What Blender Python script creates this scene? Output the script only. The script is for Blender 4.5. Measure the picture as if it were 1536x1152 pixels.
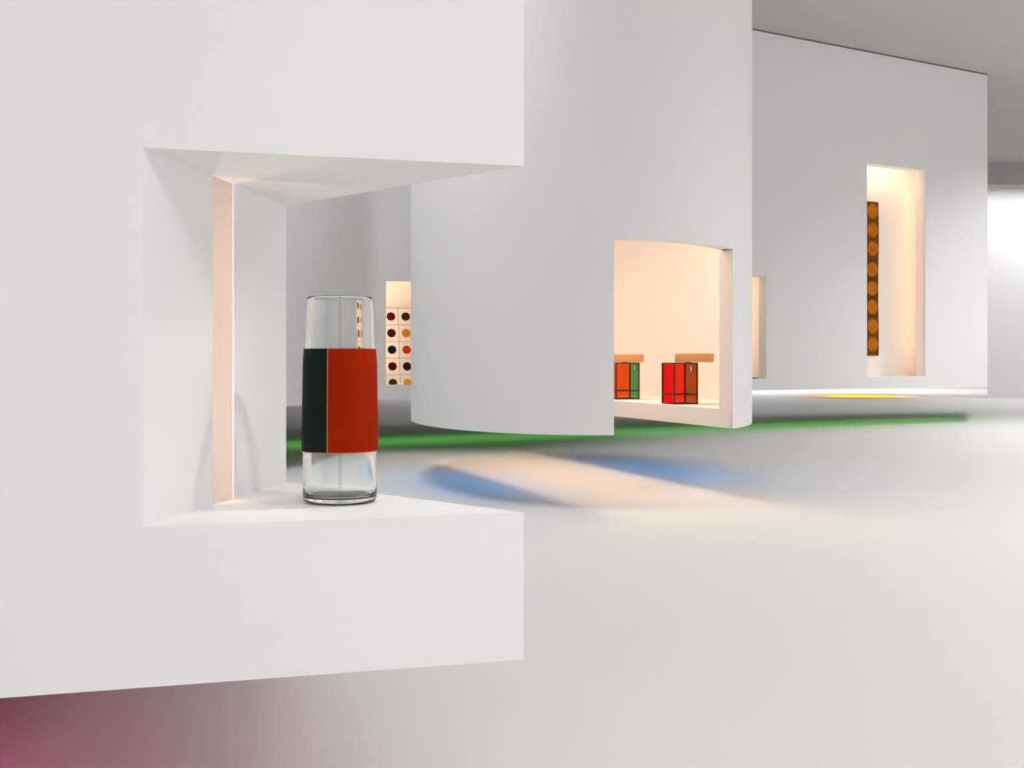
import bpy, bmesh, math
from mathutils import Vector, Matrix
for o in list(bpy.data.objects):
    bpy.data.objects.remove(o)
SC = bpy.context.scene
COL = SC.collection

# ------------------------------------------------------------------ camera
EYE = 1.21            # camera height above the floor, metres
F = 1700.0            # focal length in pixels of the 1536 wide frame
HOR = 542.0           # horizon row
cam = bpy.data.cameras.new('camera')
cam.sensor_width = 36.0
cam.lens = F / 1536 * 36
cam.shift_y = -(576 - HOR) / 1536
cam.clip_end = 300
camo = bpy.data.objects.new('camera', cam)
camo.location = (0, 0, EYE)
camo.rotation_euler = (math.pi / 2, 0, 0)
COL.objects.link(camo)
SC.camera = camo

# ------------------------------------------------------------------ world, colour, room lights
SC.view_settings.view_transform = 'Standard'
SC.view_settings.look = 'None'
SC.view_settings.exposure = 0.34
SC.view_settings.gamma = 1.0
SC.view_settings.use_curve_mapping = False
SC.cycles.max_bounces = 14
SC.cycles.diffuse_bounces = 8
SC.cycles.transmission_bounces = 12
SC.cycles.transparent_max_bounces = 16
SC.cycles.sample_clamp_indirect = 6.0

w = bpy.data.worlds.new('world')
SC.world = w
w.use_nodes = True
w.node_tree.nodes['Background'].inputs[0].default_value = (1, 1, 1, 1)
w.node_tree.nodes['Background'].inputs[1].default_value = 0.0

CEIL = EYE + 5.71


def area(name, loc, size, power, color=(1, 1, 1), size_y=None, direction=(0, 0, -1), spread=180, roll=0):
    l = bpy.data.lights.new(name, 'AREA')
    l.energy = power
    l.color = color
    l.shape = 'RECTANGLE' if size_y else 'SQUARE'
    l.size = size
    if size_y:
        l.size_y = size_y
    l.spread = math.radians(spread)
    o = bpy.data.objects.new(name, l)
    o.location = loc
    q = Vector(direction).to_track_quat('-Z', 'Y')
    o.rotation_euler = (q.to_matrix() @ Matrix.Rotation(roll, 3, 'Z')).to_euler()
    COL.objects.link(o)
    return o


WHITE = (1.0, 1.0, 0.997)
# area lights under the ceiling in place of the hall's own lamps
area('ceiling_area_light', (10.0, 5.5, CEIL - 0.05), 8, 620, WHITE, 9, spread=130)
area('ceiling_area_light', (11.5, 14.5, CEIL - 0.05), 6, 310, WHITE, 6, spread=130)
area('ceiling_area_light', (15.5, 29.3, CEIL - 0.05), 2, 120, WHITE, 4, spread=140)  # added fill for the far right floor and end wall
area('ceiling_area_light', (4.2, -4.0, CEIL - 0.05), 9, 455, WHITE, 4.5, spread=135)
area('ceiling_area_light', (-1.7, 12.9, CEIL - 0.05), 1.0, 20, WHITE, 1.6, spread=130)  # added fill for the grey wall behind the drum
area('ceiling_area_light', (-2.4, 8.6, CEIL - 0.05), 2, 105, WHITE, 3, spread=140)  # added fill for the left side of the drum
area('ceiling_area_light', (11.7, 20.0, CEIL - 0.05), 1.2, 130, WHITE, 1.2, spread=120)
area('ceiling_area_light', (17.5, 35.1, CEIL - 0.05), 5.5, 190, WHITE, 3.2)
area('ceiling_area_light', (6.0, 46.5, CEIL - 0.05), 26, 1200, WHITE, 4)


# ------------------------------------------------------------------ materials
def newmat(name):
    m = bpy.data.materials.new(name)
    m.use_nodes = True
    return m, m.node_tree.nodes, m.node_tree.links, m.node_tree.nodes['Principled BSDF']


def mat(name, col, rough=0.6, spec=0.3, noise=0.0, nscale=8.0, bump=0.0, bscale=60.0, metal=0.0):
    m, n, l, p = newmat(name)
    p.inputs['Base Color'].default_value = (*col, 1)
    p.inputs['Roughness'].default_value = rough
    p.inputs['Specular IOR Level'].default_value = spec
    p.inputs['Metallic'].default_value = metal
    tc = n.new('ShaderNodeTexCoord')
    if noise:
        t = n.new('ShaderNodeTexNoise')
        t.inputs['Scale'].default_value = nscale
        t.inputs['Detail'].default_value = 4
        l.new(tc.outputs['Object'], t.inputs['Vector'])
        r = n.new('ShaderNodeValToRGB')
        r.color_ramp.elements[0].position = 0.3
        r.color_ramp.elements[1].position = 0.7
        r.color_ramp.elements[0].color = (*[max(0, c * (1 - noise)) for c in col], 1)
        r.color_ramp.elements[1].color = (*[min(1, c * (1 + noise)) for c in col], 1)
        l.new(t.outputs['Fac'], r.inputs['Fac'])
        l.new(r.outputs['Color'], p.inputs['Base Color'])
    if bump:
        t2 = n.new('ShaderNodeTexNoise')
        t2.inputs['Scale'].default_value = bscale
        t2.inputs['Detail'].default_value = 3
        l.new(tc.outputs['Object'], t2.inputs['Vector'])
        b = n.new('ShaderNodeBump')
        b.inputs['Strength'].default_value = bump
        b.inputs['Distance'].default_value = 0.002
        l.new(t2.outputs['Fac'], b.inputs['Height'])
        l.new(b.outputs['Normal'], p.inputs['Normal'])
    return m


def tinted(name, col, gloss=0.06):
    """thin sheet of coloured glass"""
    m, n, l, p = newmat(name)
    n.remove(p)
    t = n.new('ShaderNodeBsdfTransparent')
    t.inputs['Color'].default_value = (*col, 1)
    g = n.new('ShaderNodeBsdfGlossy')
    g.inputs['Roughness'].default_value = 0.08
    mx = n.new('ShaderNodeMixShader')
    lw = n.new('ShaderNodeLayerWeight')
    lw.inputs['Blend'].default_value = 0.25
    mm = n.new('ShaderNodeMath')
    mm.operation = 'MULTIPLY_ADD'
    mm.inputs[1].default_value = 0.12
    mm.inputs[2].default_value = gloss * 0.2
    l.new(lw.outputs['Fresnel'], mm.inputs[0])
    l.new(mm.outputs[0], mx.inputs[0])
    l.new(t.outputs[0], mx.inputs[1])
    l.new(g.outputs[0], mx.inputs[2])
    l.new(mx.outputs[0], n['Material Output'].inputs['Surface'])
    return m


def wood(name, c1, c2, scale=18):
    m, n, l, p = newmat(name)
    tc = n.new('ShaderNodeTexCoord')
    mp = n.new('ShaderNodeMapping')
    mp.inputs['Scale'].default_value = (1, 6, 9)
    wv = n.new('ShaderNodeTexNoise')
    wv.inputs['Scale'].default_value = scale
    wv.inputs['Detail'].default_value = 5
    r = n.new('ShaderNodeValToRGB')
    r.color_ramp.elements[0].color = (*c1, 1)
    r.color_ramp.elements[1].color = (*c2, 1)
    r.color_ramp.elements[0].position = 0.35
    r.color_ramp.elements[1].position = 0.65
    l.new(tc.outputs['Object'], mp.inputs['Vector'])
    l.new(mp.outputs[0], wv.inputs['Vector'])
    l.new(wv.outputs['Fac'], r.inputs['Fac'])
    l.new(r.outputs['Color'], p.inputs['Base Color'])
    p.inputs['Roughness'].default_value = 0.55
    return m


M = {}
M['wall'] = mat('white_paint', (0.81, 0.81, 0.807), 0.85, 0.15, 0.006, 1.5, 0.06, 90)
M['floor'] = mat('white_floor_coating', (0.685, 0.68, 0.668), 0.75, 0.15, 0.008, 0.7)
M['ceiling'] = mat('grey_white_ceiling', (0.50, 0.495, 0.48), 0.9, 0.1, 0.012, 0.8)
M['gap'] = mat('dark_shadow_gap', (0.05, 0.05, 0.05), 0.9, 0.1)
M['frame'] = mat('dark_bronze', (0.018, 0.014, 0.010), 0.4, 0.4)
M['cedar'] = wood('cedar_wood', (0.55, 0.24, 0.085), (0.72, 0.36, 0.14))
M['green_leather'] = mat('dark_green_leather', (0.004, 0.011, 0.006), 0.7, 0.12, 0.12, 60, 0.25, 700)
M['orange_leather'] = mat('burnt_orange_leather', (0.29, 0.014, 0.0), 0.75, 0.05, 0.05, 60, 0.25, 700)
M['seam'] = mat('raw_leather_edge', (0.52, 0.16, 0.06), 0.7, 0.2)
M['brownboard'] = wood('brown_board', (0.16, 0.075, 0.03), (0.23, 0.11, 0.045))
g, n_, l_, p_ = newmat('clear_glass')
gb_ = n_.new('ShaderNodeBsdfGlass')
gb_.inputs['Color'].default_value = (0.985, 0.99, 0.987, 1)
gb_.inputs['Roughness'].default_value = 0.0
gb_.inputs['IOR'].default_value = 1.47
n_.remove(p_)
l_.new(gb_.outputs[0], n_['Material Output'].inputs['Surface'])
for nm, c in (('magenta', (0.55, 0.02, 0.12)), ('blue', (0.03, 0.22, 0.50)), ('green', (0.30, 0.46, 0.26)), ('yellow', (0.85, 0.40, 0.01))):
    M['under_' + nm] = mat(nm + '_underside', c, 0.9, 0.1, 0.01, 3)  # unseen undersides, coloured to tint the light bounced onto the floor
M['glass'] = g


# ------------------------------------------------------------------ helpers
def zr(z):
    return EYE + z


class MB:
    def __init__(s):
        s.v = []
        s.f = []

    def quad(s, *pts):
        i = len(s.v)
        s.v += [tuple(p) for p in pts]
        s.f.append(tuple(range(i, i + len(pts))))

    def prism(s, poly, z0, z1, cap0=True, cap1=True):
        n = len(poly)
        i = len(s.v)
        s.v += [(x, y, z0) for x, y in poly] + [(x, y, z1) for x, y in poly]
        for k in range(n):
            a, b = k, (k + 1) % n
            s.f.append((i + a, i + b, i + n + b, i + n + a))
        if cap0:
            s.f.append(tuple(i + k for k in reversed(range(n))))
        if cap1:
            s.f.append(tuple(i + n + k for k in range(n)))

    def box(s, x0, x1, y0, y1, z0, z1):
        s.prism([(x0, y0), (x1, y0), (x1, y1), (x0, y1)], z0, z1)

    def bar(s, a, b, r, up=(0, 0, 1)):
        a, b = Vector(a), Vector(b)
        d = (b - a).normalized()
        u = Vector(up)
        if abs(d.dot(u)) > 0.9:
            u = Vector((1, 0, 0))
        x = d.cross(u).normalized() * r
        y = d.cross(x).normalized() * r
        i = len(s.v)
        for p in (a, b):
            for sx, sy in ((-1, -1), (1, -1), (1, 1), (-1, 1)):
                s.v.append(tuple(p + x * sx + y * sy))
        s.f += [(i, i + 1, i + 2, i + 3), (i + 4, i + 7, i + 6, i + 5)]
        for k in range(4):
            s.f.append((i + k, i + 4 + k, i + 4 + (k + 1) % 4, i + (k + 1) % 4))

    def lathe(s, prof, n=96, closed=False, a0=0.0, a1=2 * math.pi):
        full = abs(a1 - a0 - 2 * math.pi) < 1e-6
        m = n if full else n + 1
        i = len(s.v)
        for k in range(m):
            a = a0 + (a1 - a0) * k / n
            for r, z in prof:
                s.v.append((r * math.cos(a), r * math.sin(a), z))
        P = len(prof)
        for k in range(n):
            k2 = (k + 1) % m
            for j in range(P if closed else P - 1):
                j2 = (j + 1) % P
                s.f.append((i + k * P + j, i + k2 * P + j, i + k2 * P + j2, i + k * P + j2))
        if closed and not full:
            s.f.append(tuple(i + j for j in range(P)))
            s.f.append(tuple(i + (m - 1) * P + j for j in reversed(range(P))))

    def build(s, name, m, parent=None, smooth=False, weld=True, loc=None, angle=None):
        me = bpy.data.meshes.new(name)
        me.from_pydata(s.v, [], s.f)
        bm = bmesh.new()
        bm.from_mesh(me)
        if weld:
            bmesh.ops.remove_doubles(bm, verts=bm.verts, dist=1e-5)
        bmesh.ops.recalc_face_normals(bm, faces=bm.faces)
        if smooth:
            for f in bm.faces:
                f.smooth = True
            if angle:
                for e in bm.edges:
                    if len(e.link_faces) == 2 and e.calc_face_angle(0) > angle:
                        e.smooth = False
        bm.to_mesh(me)
        bm.free()
        me.materials.append(m)
        o = bpy.data.objects.new(name, me)
        COL.objects.link(o)
        if parent:
            o.parent = parent
        if loc is not None:
            o.location = loc
        return o


def thing(name, label, cat, loc=(0, 0, 0), rz=0, group=None):
    o = bpy.data.objects.new(name, None)
    o.empty_display_size = 0.1
    COL.objects.link(o)
    o.location = loc
    o.rotation_euler = (0, 0, rz)
    o['label'] = label
    o['category'] = cat
    if group:
        o['group'] = group
    return o


def tag(o, label, cat, group=None):
    o['label'] = label
    o['category'] = cat
    if group:
        o['group'] = group
    return o


def struct(o):
    o['kind'] = 'structure'
    return o


def onx(px, a, b):
    """point of the plan line a-b that lies in the vertical plane through pixel column px"""
    k = (px - 768) / F
    (ax, ay), (bx, by) = a, b
    t = (k * ay - ax) / ((bx - ax) - k * (by - ay))
    return (ax + (bx - ax) * t, ay + (by - ay) * t)


def lerp2(a, b, t):
    return (a[0] + (b[0] - a[0]) * t, a[1] + (b[1] - a[1]) * t)


# ------------------------------------------------------------------ the hall
X0, X1, Y0, Y1 = -9.0, 21.0, -7.0, 50.0
m = MB(); m.box(X0, X1, Y0, Y1, -0.1, 0); struct(m.build('floor', M['floor']))
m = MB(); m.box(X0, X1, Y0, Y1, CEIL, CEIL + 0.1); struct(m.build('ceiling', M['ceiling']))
m = MB(); m.box(X0 - 0.1, X0, Y0, Y1, -0.1, CEIL + 0.1); struct(m.build('wall_left', M['wall']))
m = MB(); m.box(X1, X1 + 0.1, Y0, Y1, -0.1, CEIL + 0.1); struct(m.build('wall_right', M['wall']))
m = MB(); m.box(X0, X1, Y1, Y1 + 0.1, -0.1, CEIL + 0.1); struct(m.build('wall_back', M['wall']))
m = MB(); m.box(X0, X1, Y0 - 0.1, Y0, -0.1, CEIL + 0.1); struct(m.build('wall_front', M['wall']))
m = MB(); m.prism([(15.68, 37.4), (X1, 37.4), (X1, 37.8), (16.1, 37.8)], 0, CEIL); struct(m.build('wall_end', M['wall']))
# downstand beam under the ceiling, far right
m = MB(); m.box(10.8, X1, 32.6, 33.4, zr(5.08), CEIL); struct(m.build('trim_1', M['ceiling']))

# ------------------------------------------------------------------ triangular volume with the vase niche
A = (-0.678, 2.084)
B = (0.024, 2.280)
C = (-0.569, 2.855)
ab = Vector((B[0] - A[0], B[1] - A[1])).normalized()
bc = Vector((C[0] - B[0], C[1] - B[1])).normalized()
LW = 3.6
V1 = (B[0] - LW * ab.x, B[1] - LW * ab.y)
V2 = (-1.15, 5.2)
V3 = (-3.7, 5.5)
ZB, ZS, ZT = zr(-0.60), zr(-0.304), zr(0.393)
S1 = lerp2(A, C, 0.408)
S2 = lerp2(A, C, 0.5596)
tri = thing('triangular_display_volume', 'white suspended triangular volume whose cut-out corner niche holds the glass vase',
            'display volume', (0.0, 0.0, ZB))
O = (0, 0, -ZB)


def build_at(mb, name, mtl, parent, **k):
    return mb.build(name, mtl, parent, loc=(-parent.location[0], -parent.location[1], -parent.location[2]), **k)


m = MB()
# outer skin: bottom block, top block
T3 = [V1, B, C, V2, V3]
for a_, b_ in ((V1, B), (B, C), (C, V2), (V2, V3), (V3, V1)):
    m.quad((*a_, ZB), (*b_, ZB), (*b_, ZS), (*a_, ZS))
    m.quad((*a_, ZT), (*b_, ZT), (*b_, CEIL), (*a_, CEIL))
m.quad(*[(*p, CEIL) for p in T3])
for a_, b_ in ((V1, A), (C, V2), (V2, V3), (V3, V1)):
    m.quad((*a_, ZS), (*b_, ZS), (*b_, ZT), (*a_, ZT))
build_at(m, 'outer_wall', M['wall'], tri)
m = MB(); m.quad(*[(*p, ZB + 0.001) for p in T3]); build_at(m, 'underside', M['under_magenta'], tri)
m = MB(); m.quad((*A, ZS), (*B, ZS), (*C, ZS)); build_at(m, 'niche_floor', M['wall'], tri)
m = MB(); m.quad((*A, ZT), (*B, ZT), (*C, ZT)); build_at(m, 'niche_ceiling', M['wall'], tri)
m = MB()
m.quad((*A, ZS), (*S1, ZS), (*S1, ZT), (*A, ZT))
m.quad((*S2, ZS), (*C, ZS), (*C, ZT), (*S2, ZT))
o = build_at(m, 'niche_side_wall', M['wall'], tri)
o.cycles.is_caustics_receiver = True
# light slot behind the side wall
inw = Vector((-(C[1] - A[1]), C[0] - A[0])).normalized()      # points into the volume
ac = Vector((C[0] - A[0], C[1] - A[1])).normalized()
th = 0.004


def off(p, d, e=0.0):
    return (p[0] + inw.x * d + ac.x * e, p[1] + inw.y * d + ac.y * e)


m = MB()
PW = 0.14
SM = lerp2(S1, S2, 0.5)
hw = math.dist(S1, S2) / 2 + PW
ring = [S1, off(S1, th)] + [off(SM, th + 0.30 * math.sin(math.pi * k / 32), -hw * math.cos(math.pi * k / 32)) for k in range(33)] + [off(S2, th), S2]
for k in range(len(ring) - 1):
    a_, b_ = ring[k], ring[k + 1]
    m.quad((*a_, ZS - 0.22), (*b_, ZS - 0.22), (*b_, ZT + 0.3), (*a_, ZT + 0.3))
m.quad(*[(*p, ZS - 0.22) for p in ring])
m.quad(*[(*p, ZT + 0.3) for p in ring])
build_at(m, 'light_slot', M['wall'], tri)
WARM = (1.0, 0.71, 0.56)
for pos in (off(S1, 0.10, -0.075), off(S2, 0.10, 0.075)):
    d = (Vector((-0.535, 2.43)) - Vector(pos)).normalized()
    area('slot_light', (*pos, (ZS + ZT) / 2), 0.012, 0.55, WARM, ZT - ZS + 0.24, (d.x, d.y, 0), 130)
# small downlight recessed in the niche ceiling, throws the arched shadow of the vase
sp = bpy.data.lights.new('niche_downlight', 'SPOT')
sp.energy = 4.0
sp.color = (1.0, 0.94, 0.88)
sp.spot_size = math.radians(150)
sp.spot_blend = 0.9
sp.shadow_soft_size = 0.008
sp.cycles.is_caustics_light = True
spo = bpy.data.objects.new('niche_downlight', sp)
spo.location = (-0.215, 2.43, ZT - 0.004)
COL.objects.link(spo)

# ------------------------------------------------------------------ oval volume with the side tables
XC, YC, RA, RB, TH = 0.70, 12.1, 1.76, 2.9, 0.13


def ell(t, d=0.0):
    # outward offset of the ellipse by -d
    x, y = RA * math.cos(t), RB * math.sin(t)
    nx, ny = math.cos(t) / RA, math.sin(t) / RB
    q = math.hypot(nx, ny)
    return (XC + x - nx / q * d, YC + y - ny / q * d)


def ellang(px, near=True):
    best = None
    for k in range(20000):
        t = -math.pi + math.pi * k / 20000      # near half
        x, y = ell(t)
        e = abs(768 + F * x / y - px)
        nx, ny = math.cos(t) / RA, math.sin(t) / RB
        if x * nx + y * ny > 0:
            continue
        if best is None or e < best[0]:
            best = (e, t)
    return best[1]


t1, t2 = ellang(921), ellang(1099)
P1, P2 = ell(t1), ell(t2)
SD = Vector((-0.357, 1.0)).normalized()          # direction of the slot cut through the oval
LZ = zr(1.0)
OB, OS = zr(-0.60), zr(-0.432)
OCEIL = zr(2.6)
oval = thing('oval_display_volume', 'white suspended oval drum with a slot cut open to a peach-lit room of side tables',
             'display volume', (XC, YC, OB))


def hit(p, d, inset):
    """where the ray p + d*s leaves the (inset) ellipse at the back"""
    best = None
    for k in range(8000):
        t = 2 * math.pi * k / 8000
        q = ell(t, inset)
        v = (q[0] - p[0], q[1] - p[1])
        s = v[0] * d.x + v[1] * d.y
        c = abs(v[0] * d.y - v[1] * d.x)
        if s > 1.5 and (best is None or c < best[0]):
            best = (c, t)
    return best[1]


NS = 160
# outer drum above the lintel (closed shell), shell pieces below it
m = MB()
tt = [t1 + 2 * math.pi * k / NS for k in range(NS)]
# put t2 exactly on the list
tt = sorted(set([round(t, 9) for t in tt] + [round(t2, 9), round(t2 + 0.10, 9)]))
n = len(tt)
out = [ell(t) for t in tt]
inn = [ell(t, TH) for t in tt]
for k in range(n):
    k2 = (k + 1) % n
    m.quad((*out[k], LZ), (*out[k2], LZ), (*out[k2], CEIL), (*out[k], CEIL))
    m.quad((*inn[k], LZ), (*inn[k2], LZ), (*inn[k2], OCEIL), (*inn[k], OCEIL))
    opening = tt[k] >= t1 - 1e-6 and (tt[k2] <= t2 + 1e-6 and k2 != 0)
    if opening:
        m.quad((*out[k], LZ), (*out[k2], LZ), (*inn[k2], LZ), (*inn[k], LZ))
    elif not (tt[k] >= t2 - 1e-6 and tt[k2] <= t2 + 0.10 + 1e-6 and k2 != 0):
        m.quad((*out[k], OB), (*out[k2], OB), (*out[k2], LZ), (*out[k], LZ))
        m.quad((*inn[k], OB), (*inn[k2], OB), (*inn[k2], LZ), (*inn[k], LZ))
        m.quad((*out[k], OB), (*out[k2], OB), (*inn[k2], OB), (*inn[k], OB))
m.quad(*[(*p, OCEIL) for p in inn])
ocl = build_at(m, 'drum_wall', M['wall'], oval, smooth=True, angle=0.5)
# solid side of the slot (starting at P1) : face along the slot + underside
tb1 = hit(P1, SD, TH * 0.5)
Q1 = ell(tb1, TH * 0.5)
tb2 = hit(P2, SD, TH * 0.5)
Q2 = ell(tb2, TH * 0.5)


def arc(ta, tb, k, d):
    return [ell(ta + (tb - ta) * i / k, d) for i in range(k + 1)]


m = MB()
tw = 0.10
nl = Vector((-SD.y, SD.x))      # to the left of the slot
pl = [P1, Q1, (Q1[0] + nl.x * tw, Q1[1] + nl.y * tw), (P1[0] + nl.x * tw, P1[1] + nl.y * tw * 0.2)]
m.prism([P1, Q1, (Q1[0] + nl.x * tw, Q1[1] + nl.y * tw), (P1[0] + nl.x * tw, P1[1] + 0.06)], OB, OCEIL)
build_at(m, 'slot_wall', M['wall'], oval)
m = MB()
tb1u = tb1 if tb1 > 0 else tb1 + 2 * math.pi
# underside of the solid half: clockwise from P1 round the left side to Q1
loop = arc(t1 + 2 * math.pi if t1 < tb1u - 2 * math.pi else t1, tb1u - 2 * math.pi, 60, TH * 0.5)
m.prism(loop, OB, OB + 0.06)
build_at(m, 'underside', M['under_blue'], oval)
# room floor slab right of the slot
tb2u = tb2 if tb2 > t2 else tb2 + 2 * math.pi
E2 = ell(t2, 0.002)
loop = [(P2[0] + SD.x * 0.004, P2[1] + SD.y * 0.004)] + arc(t2 + 0.03, tb2u, 60, TH * 0.5)
m = MB()
m.prism(loop, OB, OS)
build_at(m, 'room_floor', M['wall'], oval)
m = MB(); m.quad(*[(*lerp2((1.6, 12.5), p, 0.985), OB - 0.001) for p in loop])
build_at(m, 'underside', M['under_blue'], oval)
# jamb: end of the drum wall, cut flush with the slot
m = MB()
J2 = (P2[0] + SD.x * 0.235, P2[1] + SD.y * 0.235)
m.prism([P2, J2, ell(t2 + 0.10, TH)] + [ell(t2 + 0.10 * (1 - k / 6)) for k in range(6)], OB, LZ)
build_at(m, 'jamb', M['wall'], oval)
# warm light fitted under the drum's inner ceiling
PEACH = (1.0, 0.70, 0.47)
mid = ((P1[0] + P2[0] + Q1[0] + Q2[0]) / 4, (P1[1] + P2[1] + Q1[1] + Q2[1]) / 4)
area('drum_light', (mid[0] + 0.35, mid[1], OCEIL - 0.03), 1.0, 56, PEACH, 3.4, (0, 0, -1), 140, -math.atan2(0.357, 1.0) * -1)
# blue lamps on the underside
BLUE = (0.04, 0.40, 1.0)
area('blue_halo_light', (-0.42, 11.35, OB - 0.02), 0.8, 3.6, BLUE, 2.4, (0, 0, -1), roll=0.34)
area('blue_halo_light', (1.62, 12.55, OB - 0.02), 0.7, 3.4, BLUE, 2.6, (0, 0, -1), roll=0.34)


# ------------------------------------------------------------------ long volume in the background
LB = zr(-0.50)
def smooth_path(p, k=8):
    o = []
    for i in range(len(p) - 1):
        a, b, c, d = p[max(i - 1, 0)], p[i], p[i + 1], p[min(i + 2, len(p) - 1)]
        for j in range(k):
            t = j / k
            o.append(tuple(0.5 * (2 * b[q] + (c[q] - a[q]) * t + (2 * a[q] - 5 * b[q] + 4 * c[q] - d[q]) * t * t
                                  + (3 * b[q] - a[q] - 3 * c[q] + d[q]) * t ** 3) for q in (0, 1)))
    return o + [p[-1]]


front = [(-3.1, 10.4), (-2.72, 11.7), (-2.50, 12.5), (-2.40, 12.86), (-2.24, 13.45), (-2.06, 14.12), (-1.95, 14.52), (-1.86, 14.73), (-1.77, 14.83), (-1.67, 14.865)]
front = smooth_path(front)
W0, W1 = (-1.67, 14.865), (-0.1, 15.12)            # straight part that holds the dotted cloth
mid_pts = [(0.7, 15.5), (1.8, 16.6), (2.6, 17.9), (3.0, 18.78)]
G0 = (3.0, 18.78)
G1 = (9.44, 22.50)
longv = thing('long_display_volume', 'long white suspended wall volume behind the oval drum with three lit niches',
              'display volume', (3.0, 20.0, LB))
skin = MB()


def wallq(mb, a, b, z0, z1):
    mb.quad((*a, z0), (*b, z0), (*b, z1), (*a, z1))


TOPV = CEIL - 0.03


def niche_wall(a, b, holes):
    """wall a-b with holes (p0, p1, z0, z1, depth); returns linings"""
    cur = a
    d = Vector((b[0] - a[0], b[1] - a[1])).normalized()
    nin = Vector((-d.y, d.x))
    for p0, p1, z0, z1, dep, el, er_, ft in holes:
        wallq(skin, cur, p0, LB, TOPV)
        wallq(skin, p0, p1, LB, z0)
        wallq(skin, p0, p1, z1, TOPV)
        zi = z1 + 0.25                              # the niche is taller than its opening
        q0 = (p0[0] - d.x * el, p0[1] - d.y * el)
        q1 = (p1[0] + d.x * er_, p1[1] + d.y * er_)

        def ins(p, e):
            return (p[0] + nin.x * e, p[1] + nin.y * e)
        li = MB()
        for a_, b_ in ((p0, ins(p0, ft)), (p1, ins(p1, ft))):
            wallq(li, a_, b_, z0, z1)
        path = [ins(p0, ft), ins(q0, ft), ins(q0, dep), ins(q1, dep), ins(q1, ft), ins(p1, ft)]
        for a_, b_ in zip(path, path[1:]):
            if a_ != b_:
                wallq(li, a_, b_, z0, zi)
        wallq(li, ins(p0, ft), ins(p1, ft), z1, zi)
        for zz in (z0, z1):
            li.quad((*p0, zz), (*p1, zz), (*ins(p1, ft), zz), (*ins(p0, ft), zz))
        for zz in (z0, zi):
            li.quad((*ins(q0, ft), zz), (*ins(q1, ft), zz), (*ins(q1, dep), zz), (*ins(q0, dep), zz))
        build_at(li, 'niche_lining', M['wall'], longv)
        cur = p1
    wallq(skin, cur, b, LB, TOPV)
    return d, nin


for k in range(len(front) - 1):
    wallq(skin, front[k], front[k + 1], LB, TOPV)
n1a = onx(579, W0, W1)
n1b = (-0.45, W0[1] + (W1[1] - W0[1]) * (-0.45 - W0[0]) / (W1[0] - W0[0]))
N1 = (zr(-0.316), zr(1.05))
d1, in1 = niche_wall(W0, W1, [(n1a, n1b, N1[0], N1[1], 0.40, 0.25, 0.0, 0.03)])
pts = [W1] + mid_pts
for k in range(len(pts) - 1):
    wallq(skin, pts[k], pts[k + 1], LB, TOPV)
n2a, n2b = onx(1085, G0, G1), onx(1149.5, G0, G1)
n3a, n3b = onx(1300.5, G0, G1), onx(1388, G0, G1)
N2 = (zr(-0.298), zr(1.47))
N3 = (zr(-0.285), zr(3.64))
d3, in3 = niche_wall(G0, G1, [(n2a, n2b, N2[0], N2[1], 0.60, 0.3, 0.4, 0.185), (n3a, n3b, N3[0], N3[1], 0.65, 0.8, 0.5, 0.22)])
back = [G1, (11.2, 27.0), (3.0, 24.5), (-3.5, 21.0), (-8.2, 14.0), (-8.2, 10.0), front[0]]
for k in range(len(back) - 1):
    wallq(skin, back[k], back[k + 1], LB, TOPV)
allp = front + [W1] + mid_pts + back[:-1]
m = MB(); m.quad(*[(*p, LB + 0.001) for p in allp]); build_at(m, 'underside', M['under_green'], longv)
skin.quad(*[(*p, TOPV) for p in allp])
build_at(skin, 'outer_wall', M['wall'], longv)
# recessed neck that carries the volume, coloured dark for the gap's shade
m = MB()
cx_, cy_ = 1.5, 19.0
m.prism([(G0[0] + 0.2, G0[1] + 0.6), (G1[0] - 0.2, G1[1] + 0.4), (10.8, 26.6), (3.0, 24.2)], TOPV - 0.005, CEIL)
build_at(m, 'hanging_neck', M['gap'], longv)


PEACH2 = (1.0, 0.62, 0.36)


def niche_top(p0, p1, d, nin, ft, ztop, power, ext=0.0):
    """strip behind the lintel of a niche, turned to its back wall"""
    c = ((p0[0] + p1[0]) / 2 + nin.x * (ft + 0.05), (p0[1] + p1[1]) / 2 + nin.y * (ft + 0.05))
    L = math.hypot(p1[0] - p0[0], p1[1] - p0[1]) + ext
    q = (nin.x * 0.7, nin.y * 0.7, -1.0)
    area('niche_light', (c[0], c[1], ztop + 0.19), L, power, PEACH2, 0.05, q)


def niche_side(p, d, nin, sx, dy, z0, z1, power):
    """upright strip hidden behind the side of a niche opening"""
    q0 = (p[0] + d.x * sx + nin.x * dy, p[1] + d.y * sx + nin.y * dy)
    sg = -1 if sx > 0 else 1
    area('niche_light', (*q0, (z0 + z1) / 2 + 0.1), 0.05, power, PEACH2, (z1 - z0) * 0.97, (sg * d.x + nin.x * 0.9, sg * d.y + nin.y * 0.9, 0))


niche_top(n1a, n1b, d1, in1, 0.03, N1[1], 1.8)
niche_side(n1a, d1, in1, -0.18, 0.08, *N1, 2.6)
niche_top(n2a, n2b, d3, in3, 0.185, N2[1], 2.4)
niche_side(n2b, d3, in3, 0.30, 0.25, *N2, 2.2)
niche_top(n3a, n3b, d3, in3, 0.22, N3[1], 5)
niche_side(n3b, d3, in3, 0.40, 0.30, *N3, 4.8)
niche_side(n3a, d3, in3, -0.70, 0.30, *N3, 18)
# green lamp line below it, on the underside
GREEN = (0.25, 1.0, 0.17)
ga, gb = (-4.0, 15.9), (9.5, 23.8)
gc = ((ga[0] + gb[0]) / 2, (ga[1] + gb[1]) / 2)
area('green_halo_light', (gc[0], gc[1], LB - 0.02), math.dist(ga, gb), 21, GREEN, 1.4, (0, 0, -1), 150,
     math.atan2(gb[1] - ga[1], gb[0] - ga[0]))
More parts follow.
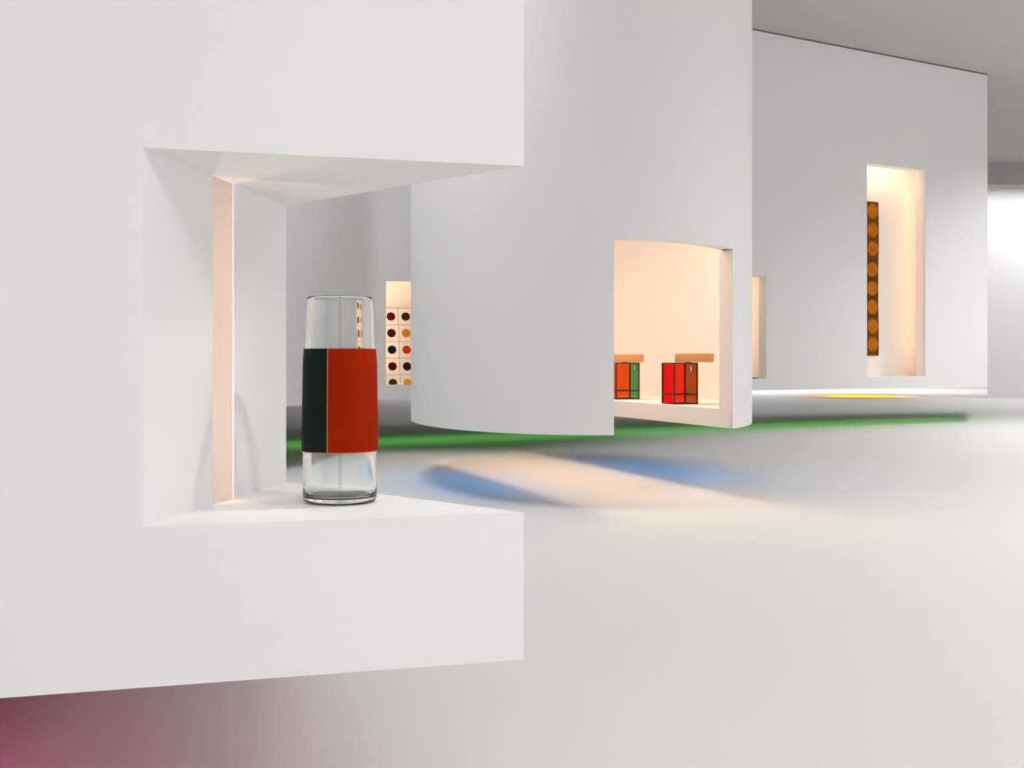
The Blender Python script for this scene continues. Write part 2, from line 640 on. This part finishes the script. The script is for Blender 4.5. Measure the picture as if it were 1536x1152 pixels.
# second suspended volume further back, seen only by its yellow light on the floor
pp = [(9.9, 36.6), (13.2, 37.2), (14.2, 42.3), (10.9, 42.3)]
m = MB(); m.prism(pp, LB, CEIL)
wp = struct(m.build('rear_volume', M['wall']))
m = MB(); m.quad(*[(*p, LB - 0.002) for p in pp]); m.build('underside', M['under_yellow'], wp)
area('yellow_halo_light', (12.2, 39.5, LB - 0.02), 2.6, 42, (1.0, 0.5, 0.02), 2.6, (0, 0, -1), 110)
# magenta lamp under the triangular volume
area('magenta_halo_light', (-1.95, 3.15, ZB - 0.02), 0.8, 1.0, (1.0, 0.10, 0.42), 0.6, (0, 0, -1), 150)

# ------------------------------------------------------------------ vase
VX, VY = -0.372, 2.452
vase = thing('glass_vase', 'tall clear glass vase with a green and orange leather sleeve in the corner niche', 'vase', (VX, VY, ZS))
VR = 1.022
R = [(0.0, 0.0), (0.062, 0.0), (0.071, 0.0015), (0.0755, 0.005), (0.0775, 0.011), (0.0780, 0.03), (0.0775, 0.12), (0.0745, 0.30),
     (0.0715, 0.38), (0.0695, 0.436), (0.0690, 0.4405), (0.0678, 0.4425), (0.0660, 0.4425), (0.0650, 0.4405), (0.0650, 0.436), (0.0670, 0.38), (0.0700, 0.30),
     (0.0730, 0.12), (0.0735, 0.034), (0.0728, 0.023), (0.070, 0.0165), (0.060, 0.0130), (0.035, 0.0135), (0.0, 0.015)]
R = [(r_ * VR, z_) for r_, z_ in R]
m = MB(); m.lathe(R, 128)
gv = m.build('glass_body', M['glass'], vase, smooth=True)
gv.cycles.is_caustics_caster = True


def rad(z):
    for (r0, z0), (r1, z1) in zip(R[5:9], R[6:10]):
        if z0 <= z <= z1:
            return r0 + (r1 - r0) * (z - z0) / (z1 - z0)
    return 0.07


cdir = math.atan2(-VY, -VX)          # azimuth towards the camera
M['glass_seam'] = tinted('grey_glass_seam', (0.80, 0.81, 0.80))
mm = MB()
for k in range(40):
    za, zb_ = 0.02 + 0.415 * k / 40, 0.02 + 0.415 * (k + 1) / 40
    ra, rb = (rad(za) - 0.0053, rad(zb_) - 0.0053)
    az = cdir + math.pi
    wa = 0.0035 / 0.07
    mm.quad(*[(r_ * math.cos(az + e_), r_ * math.sin(az + e_), z_) for r_, e_, z_ in ((ra, -wa, za), (ra, wa, za), (rb, wa, zb_), (rb, -wa, zb_))])
o = mm.build('glass_seam', M['glass_seam'], vase)
o['label'] = 'grey vertical seam of the glass'
seam_az = cdir - math.radians(19.5)
zs0, zs1 = 0.112, 0.331


def sleeve(name, a0, a1, mtl, t0=0.0008, t1_=0.0034):
    prof = []
    K = 8
    for k in range(K + 1):
        z = zs0 + (zs1 - zs0) * k / K
        prof.append((rad(z) + t1_ - (0.0008 if k in (0, K) else 0), z))
    for k in reversed(range(K + 1)):
        z = zs0 + (zs1 - zs0) * k / K
        prof.append((rad(z) + t0, z))
    mm = MB()
    mm.lathe(prof, 64, True, a0, a1)
    return mm.build(name, mtl, vase, smooth=True, angle=0.6)


gap = math.radians(1.1)
o = sleeve('leather_panel', seam_az - math.pi + gap, seam_az - gap * 0.2, M['green_leather'])
o['label'] = 'dark green leather half'
o = sleeve('leather_panel', seam_az + gap, seam_az + math.pi - gap * 0.2, M['orange_leather'])
o['label'] = 'burnt orange leather half'
sleeve('leather_seam', seam_az - gap * 0.2, seam_az + gap, M['seam'], 0.0008, 0.0036)
sleeve('leather_seam', seam_az + math.pi - gap * 0.2, seam_az + math.pi + gap, M['seam'], 0.0008, 0.0036)
mm = MB(); mm.lathe([(rad(zs0) + 0.0010, zs0 - 0.0012), (rad(zs0) + 0.0032, zs0 - 0.0012), (rad(zs0) + 0.0032, zs0 + 0.0004), (rad(zs0) + 0.0010, zs0 + 0.0004)], 96, True)
mm.build('sleeve_edge', M['seam'], vase, smooth=True, angle=0.6)

# ------------------------------------------------------------------ side tables
GL = {
    'red': tinted('red_glass', (0.92, 0.006, 0.003)),
    'redorange': tinted('red_orange_glass', (0.88, 0.025, 0.006)),
    'orange': tinted('orange_glass', (0.86, 0.10, 0.006)),
    'brown': tinted('brown_glass', (0.36, 0.085, 0.012)),
    'green': tinted('green_glass', (0.03, 0.42, 0.16)),
    'clear': tinted('clear_sheet', (0.93, 0.90, 0.86)),
}


def side_table(label, corner, ang, disc_c, cols, Hb=0.418, s=0.257):
    u = (math.cos(ang), math.sin(ang))
    v = (-math.sin(ang), math.cos(ang))
    cx = corner[0] + (u[0] + v[0]) * s / 2
    cy = corner[1] + (u[1] + v[1]) * s / 2
    t = thing('side_table', label, 'side table', (cx, cy, OS), ang)
    h = s / 2
    r = 0.0065
    cs = [(-h, -h), (h, -h), (h, h), (-h, h)]
    for (x, y) in cs:
        mm = MB(); mm.bar((x, y, 0), (x, y, Hb), r); mm.build('frame_post', M['frame'], t)
    for z in (r, 0.098, Hb - r):
        mm = MB()
        for k in range(4):
            a_, b_ = cs[k], cs[(k + 1) % 4]
            mm.bar((*a_, z), (*b_, z), r * 0.8)
        mm.build('frame_rail', M['frame'], t)
    # faces: front right (-y), right back (+x), back left (+y), front left (-x)
    for k, c in enumerate(cols):
        a_, b_ = cs[k], cs[(k + 1) % 4]
        hole = (k == 1)
        bm = bmesh.new()
        dx, dy = (b_[0] - a_[0]), (b_[1] - a_[1])

        def P(q, z):
            return bm.verts.new((a_[0] + dx * q, a_[1] + dy * q, z))
        rect = [P(0, 0.004), P(1, 0.004), P(1, Hb - 0.004), P(0, Hb - 0.004)]
        ed = [bm.edges.new((rect[i], rect[(i + 1) % 4])) for i in range(4)]
        if hole:
            hp = [P(0.5 + 0.085 * math.cos(i * math.pi / 10), Hb - 0.062 + 0.034 * math.sin(i * math.pi / 10)) for i in range(20)]
            ed += [bm.edges.new((hp[i], hp[(i + 1) % 20])) for i in range(20)]
            bmesh.ops.triangle_fill(bm, edges=ed, use_beauty=True, use_dissolve=False)
        else:
            bm.faces.new(rect)
        me = bpy.data.meshes.new('glass_panel')
        bm.to_mesh(me); bm.free()
        me.materials.append(GL[c])
        po = bpy.data.objects.new('glass_panel', me)
        COL.objects.link(po)
        po.parent = t
        po['label'] = {'clear': 'clear', 'redorange': 'red orange'}.get(c, c) + ' glass panel'
        if hole:
            mm = MB()
            for i in range(20):
                a1_, a2_ = i * math.pi / 10, (i + 1) * math.pi / 10
                pa = (a_[0] + dx * (0.5 + 0.088 * math.cos(a1_)), a_[1] + dy * (0.5 + 0.088 * math.cos(a1_)), Hb - 0.062 + 0.036 * math.sin(a1_))
                pb = (a_[0] + dx * (0.5 + 0.088 * math.cos(a2_)), a_[1] + dy * (0.5 + 0.088 * math.cos(a2_)), Hb - 0.062 + 0.036 * math.sin(a2_))
                mm.bar(pa, pb, 0.003)
            mm.build('grommet', M['frame'], t)
    # glass lid of the base, pivot, round wooden top
    mm = MB(); mm.box(-h + 0.004, h - 0.004, -h + 0.004, h - 0.004, Hb - 0.004, Hb + 0.001)
    o = mm.build('base_lid', GL['green'], t)
    ca, sa = math.cos(-ang), math.sin(-ang)
    lx, ly = disc_c[0] - cx, disc_c[1] - cy
    lx, ly = lx * ca - ly * sa, lx * sa + ly * ca
    px_, py_ = max(-h + 0.05, min(h - 0.05, lx * 0.6)), max(-h + 0.05, min(h - 0.05, ly * 0.6))
    mm = MB(); mm.lathe([(0, Hb), (0.035, Hb), (0.035, Hb + 0.006), (0.0, Hb + 0.006)], 32)
    mm.build('pivot', M['frame'], t, loc=(px_, py_, 0))
    mm = MB()
    Rd, z0, z1 = 0.196, Hb + 0.005, Hb + 0.093
    mm.lathe([(0, z0), (Rd - 0.005, z0), (Rd - 0.001, z0 + 0.002), (Rd, z0 + 0.005), (Rd, z1 - 0.006), (Rd - 0.002, z1 - 0.002), (Rd - 0.006, z1), (0, z1)], 72)
    mm.build('wooden_top', M['cedar'], t, loc=(lx, ly, 0), smooth=True, angle=0.5)
    return t


side_table('red and brown glass side table with round cedar top, beside the drum room jamb', (1.622, 11.32), math.radians(19.7),
           (1.845, 11.47), ['clear', 'brown', 'redorange', 'red'])
side_table('orange and green glass side table with round cedar top, half hidden by the drum wall', (1.178, 12.80), math.radians(16),
           (1.305, 12.93), ['clear', 'green', 'orange', 'orange'], s=0.275)

# ------------------------------------------------------------------ dotted cloth in the far niche
cl = thing('dotted_cloth', 'cream hanging cloth with a grid of dark and orange dots in a niche', 'textile',
           (n1a[0], n1a[1], N1[0]))
M['cream'] = mat('cream_cloth', (0.80, 0.78, 0.74), 0.9, 0.1, 0.02, 6, 0.2, 300)
M['gridline'] = mat('brown_grid_line', (0.34, 0.17, 0.08), 0.9, 0.1)
dotcol = {'maroon': (0.085, 0.002, 0.003), 'oxblood': (0.05, 0.003, 0.004), 'navy': (0.003, 0.006, 0.022), 'umber': (0.05, 0.028, 0.012),
          'olive': (0.028, 0.022, 0.009), 'orange': (0.62, 0.20, 0.006), 'red': (0.55, 0.035, 0.006), 'amber': (0.8, 0.30, 0.008)}
for k, c in dotcol.items():
    M['dot_' + k] = mat(k + '_dot', c, 0.9, 0.1, 0.05, 40)
PV, PH = 0.2235, 0.197
CT = zr(0.715) - N1[0]                # cloth top above the niche floor
BEND = 0.03
dep0 = 0.36                            # distance of the cloth behind the wall face


def cloth_pt(s, q, lift=0.0):
    """s: along the wall (m) from the left niche edge; q: distance down from the cloth top"""
    drop = CT - BEND - 0.004
    if q < drop:
        d, z, nd, nz = dep0, CT - q, -1, 0
    elif q < drop + BEND * math.pi / 2:
        a = (q - drop) / BEND
        d, z = dep0 - BEND + BEND * math.cos(a), 0.004 + BEND - BEND * math.sin(a)
        nd, nz = -math.cos(a), math.sin(a)
    else:
        d, z, nd, nz = dep0 - BEND - (q - drop - BEND * math.pi / 2), 0.004, 0, 1
    s += 0.03 * q + 0.0           # the cloth hangs slightly askew
    d += nd * lift
    z += nz * lift
    return (d1.x * s + in1.x * d, d1.y * s + in1.y * d, z)


def strip(name, s0, s1, q0, q1, mtl, lift, ns=1, nq=24):
    mm = MB()
    for i in range(ns):
        for j in range(nq):
            a0, a1 = s0 + (s1 - s0) * i / ns, s0 + (s1 - s0) * (i + 1) / ns
            b0, b1 = q0 + (q1 - q0) * j / nq, q0 + (q1 - q0) * (j + 1) / nq
            mm.quad(cloth_pt(a0, b0, lift), cloth_pt(a1, b0, lift), cloth_pt(a1, b1, lift), cloth_pt(a0, b1, lift))
    return mm.build(name, mtl, cl)


CW = 5 * PH
s_left = 0.012 - 0.03
CLEN = 5 * PV - 0.02
strip('cloth_sheet', s_left, s_left + CW, 0, CLEN, M['cream'], 0.0, 1, 80)
for j in range(5):
    strip('grid_line', s_left, s_left + CW, j * PV - 0.002, j * PV + 0.003, M['gridline'], 0.002, 1, 1)
for i in range(6):
    s = s_left + i * PH
    strip('grid_line', s - 0.0025, s + 0.0025, 0, CLEN, M['gridline'], 0.002, 1, 80)
strip('hem', s_left, s_left + CW, CLEN - 0.012, CLEN, M['gridline'], 0.004, 1, 2)
table = [['maroon', 'olive', 'navy', 'orange', 'maroon'], ['oxblood', 'orange', 'umber', 'maroon', 'red'], ['navy', 'red', 'amber', 'olive', 'navy'],
         ['oxblood', 'oxblood', 'orange', 'navy', 'umber'], ['umber', 'amber', 'maroon', 'red', 'olive']]
for j in range(5):
    for i in range(5):
        sc_, qc = s_left + (i + 0.5) * PH, (j + 0.5) * PV
        mm = MB()
        r0 = 0.057
        NR = 16
        for k in range(NR):
            ya, yb = -r0 + 2 * r0 * k / NR, -r0 + 2 * r0 * (k + 1) / NR
            xa, xb = math.sqrt(max(0, r0 * r0 - ya * ya)), math.sqrt(max(0, r0 * r0 - yb * yb))
            mm.quad(cloth_pt(sc_ - xa, qc + ya, 0.004), cloth_pt(sc_ + xa, qc + ya, 0.004), cloth_pt(sc_ + xb, qc + yb, 0.004), cloth_pt(sc_ - xb, qc + yb, 0.004))
        mm.build('dot', M['dot_' + table[j][i]], cl)

# ------------------------------------------------------------------ brown hanging with orange discs in the tall niche
M['brown1'] = mat('brown_felt', (0.135, 0.052, 0.008), 0.95, 0.1, 0.12, 14, 0.3, 200)
M['brown2'] = mat('dark_brown_felt', (0.105, 0.038, 0.006), 0.95, 0.1, 0.12, 14, 0.3, 200)
M['odisc'] = mat('orange_felt', (0.40, 0.125, 0.006), 0.95, 0.1, 0.15, 9, 0.3, 200)
M['orim'] = mat('rust_felt', (0.24, 0.08, 0.006), 0.95, 0.1, 0.1, 14)
k_ = (n3a[1] + 0.3) / F
# cloth lies on the niche back wall, its right edge where column 1317 meets that wall
bw0 = (n3a[0] + in3.x * 0.645, n3a[1] + in3.y * 0.645)
bw1 = (n3b[0] + in3.x * 0.645, n3b[1] + in3.y * 0.645)
er = onx(1317, bw0, bw1)
dist = math.hypot(er[0], er[1])
zt = zr((542 - 303.5) * er[1] / F)
zb = zr((542 - 533.5) * er[1] / F)
Hh = zt - zb
pit = Hh / 8.15
Wd = 0.95
hang = thing('disc_hanging', 'narrow brown felt hanging with a column of orange discs in the tall niche', 'textile',
             (er[0], er[1], zb))


def hp(s, z, lift):
    wv = 0.008 * math.sin(z * 3.1 + 0.6)
    return (d3.x * (s + wv) - in3.x * lift, d3.y * (s + wv) - in3.y * lift, z)


WV = 0.265                                    # one visible column of discs; the sheet runs on behind the wall edge
rows = [(0, 2), (2, 5), (5, 8)]
for bi, (r0, r1) in enumerate(rows):
    mm = MB()
    z0, z1 = Hh * r0 / 8.0, Hh * r1 / 8.0
    for k in range(12):
        za, zb_ = z0 + (z1 - z0) * k / 12, z0 + (z1 - z0) * (k + 1) / 12
        for l0, l1 in ((0.012, 0.012),):
            mm.quad(hp(-Wd, za, 0.012), hp(0, za, 0.012), hp(0, zb_, 0.012), hp(-Wd, zb_, 0.012))
        mm.quad(hp(0, za, 0.0), hp(0, zb_, 0.0), hp(0, zb_, 0.012), hp(0, za, 0.012))
    mm.quad(hp(-Wd, z1, 0), hp(0, z1, 0), hp(0, z1, 0.012), hp(-Wd, z1, 0.012))
    mm.build('felt_panel', M['brown1'] if bi == 2 else M['brown2'] if bi == 1 else M['brown1'], hang)
cz = [(542 - y) * er[1] / F + EYE - zb for y in (318, 346, 373.5, 405, 433, 461, 489.5, 516.5)]
for c in cz:
    for ci in range(3):
        scx = -0.172 - ci * 0.315
        for nm, rr, lf, mt in (('disc_rim', 0.152, 0.018, M['orim']), ('disc', 0.138, 0.026, M['odisc'])):
            mm = MB()
            K = 28
            top = [hp(scx + rr * math.cos(2 * math.pi * i / K), c + rr * 0.98 * math.sin(2 * math.pi * i / K), lf) for i in range(K)]
            bot = [hp(scx + rr * math.cos(2 * math.pi * i / K), c + rr * 0.98 * math.sin(2 * math.pi * i / K), lf - 0.007) for i in range(K)]
            mm.quad(*top)
            for i in range(K):
                mm.quad(top[i], top[(i + 1) % K], bot[(i + 1) % K], bot[i])
            mm.build(nm, mt, hang)

# ------------------------------------------------------------------ brown board on the floor of the small niche
bx0 = (n2a[0] + in3.x * 0.03 + d3.x * 0.05, n2a[1] + in3.y * 0.03 + d3.y * 0.05)
er2 = onx(1138.5, (n2a[0] + in3.x * 0.02, n2a[1] + in3.y * 0.02), (n2b[0] + in3.x * 0.02, n2b[1] + in3.y * 0.02))
e2 = (er2[0] + in3.x * 0.14, er2[1] + in3.y * 0.14)
b2 = (bx0[0] + in3.x * 0.14, bx0[1] + in3.y * 0.14)
mm = MB(); mm.prism([bx0, er2, e2, b2], 0, 0.018)
o = mm.build('wooden_board', M['brownboard'], loc=(0, 0, N2[0]))
tag(o, 'thin brown wooden board on the floor of the small niche beside the drum', 'board')
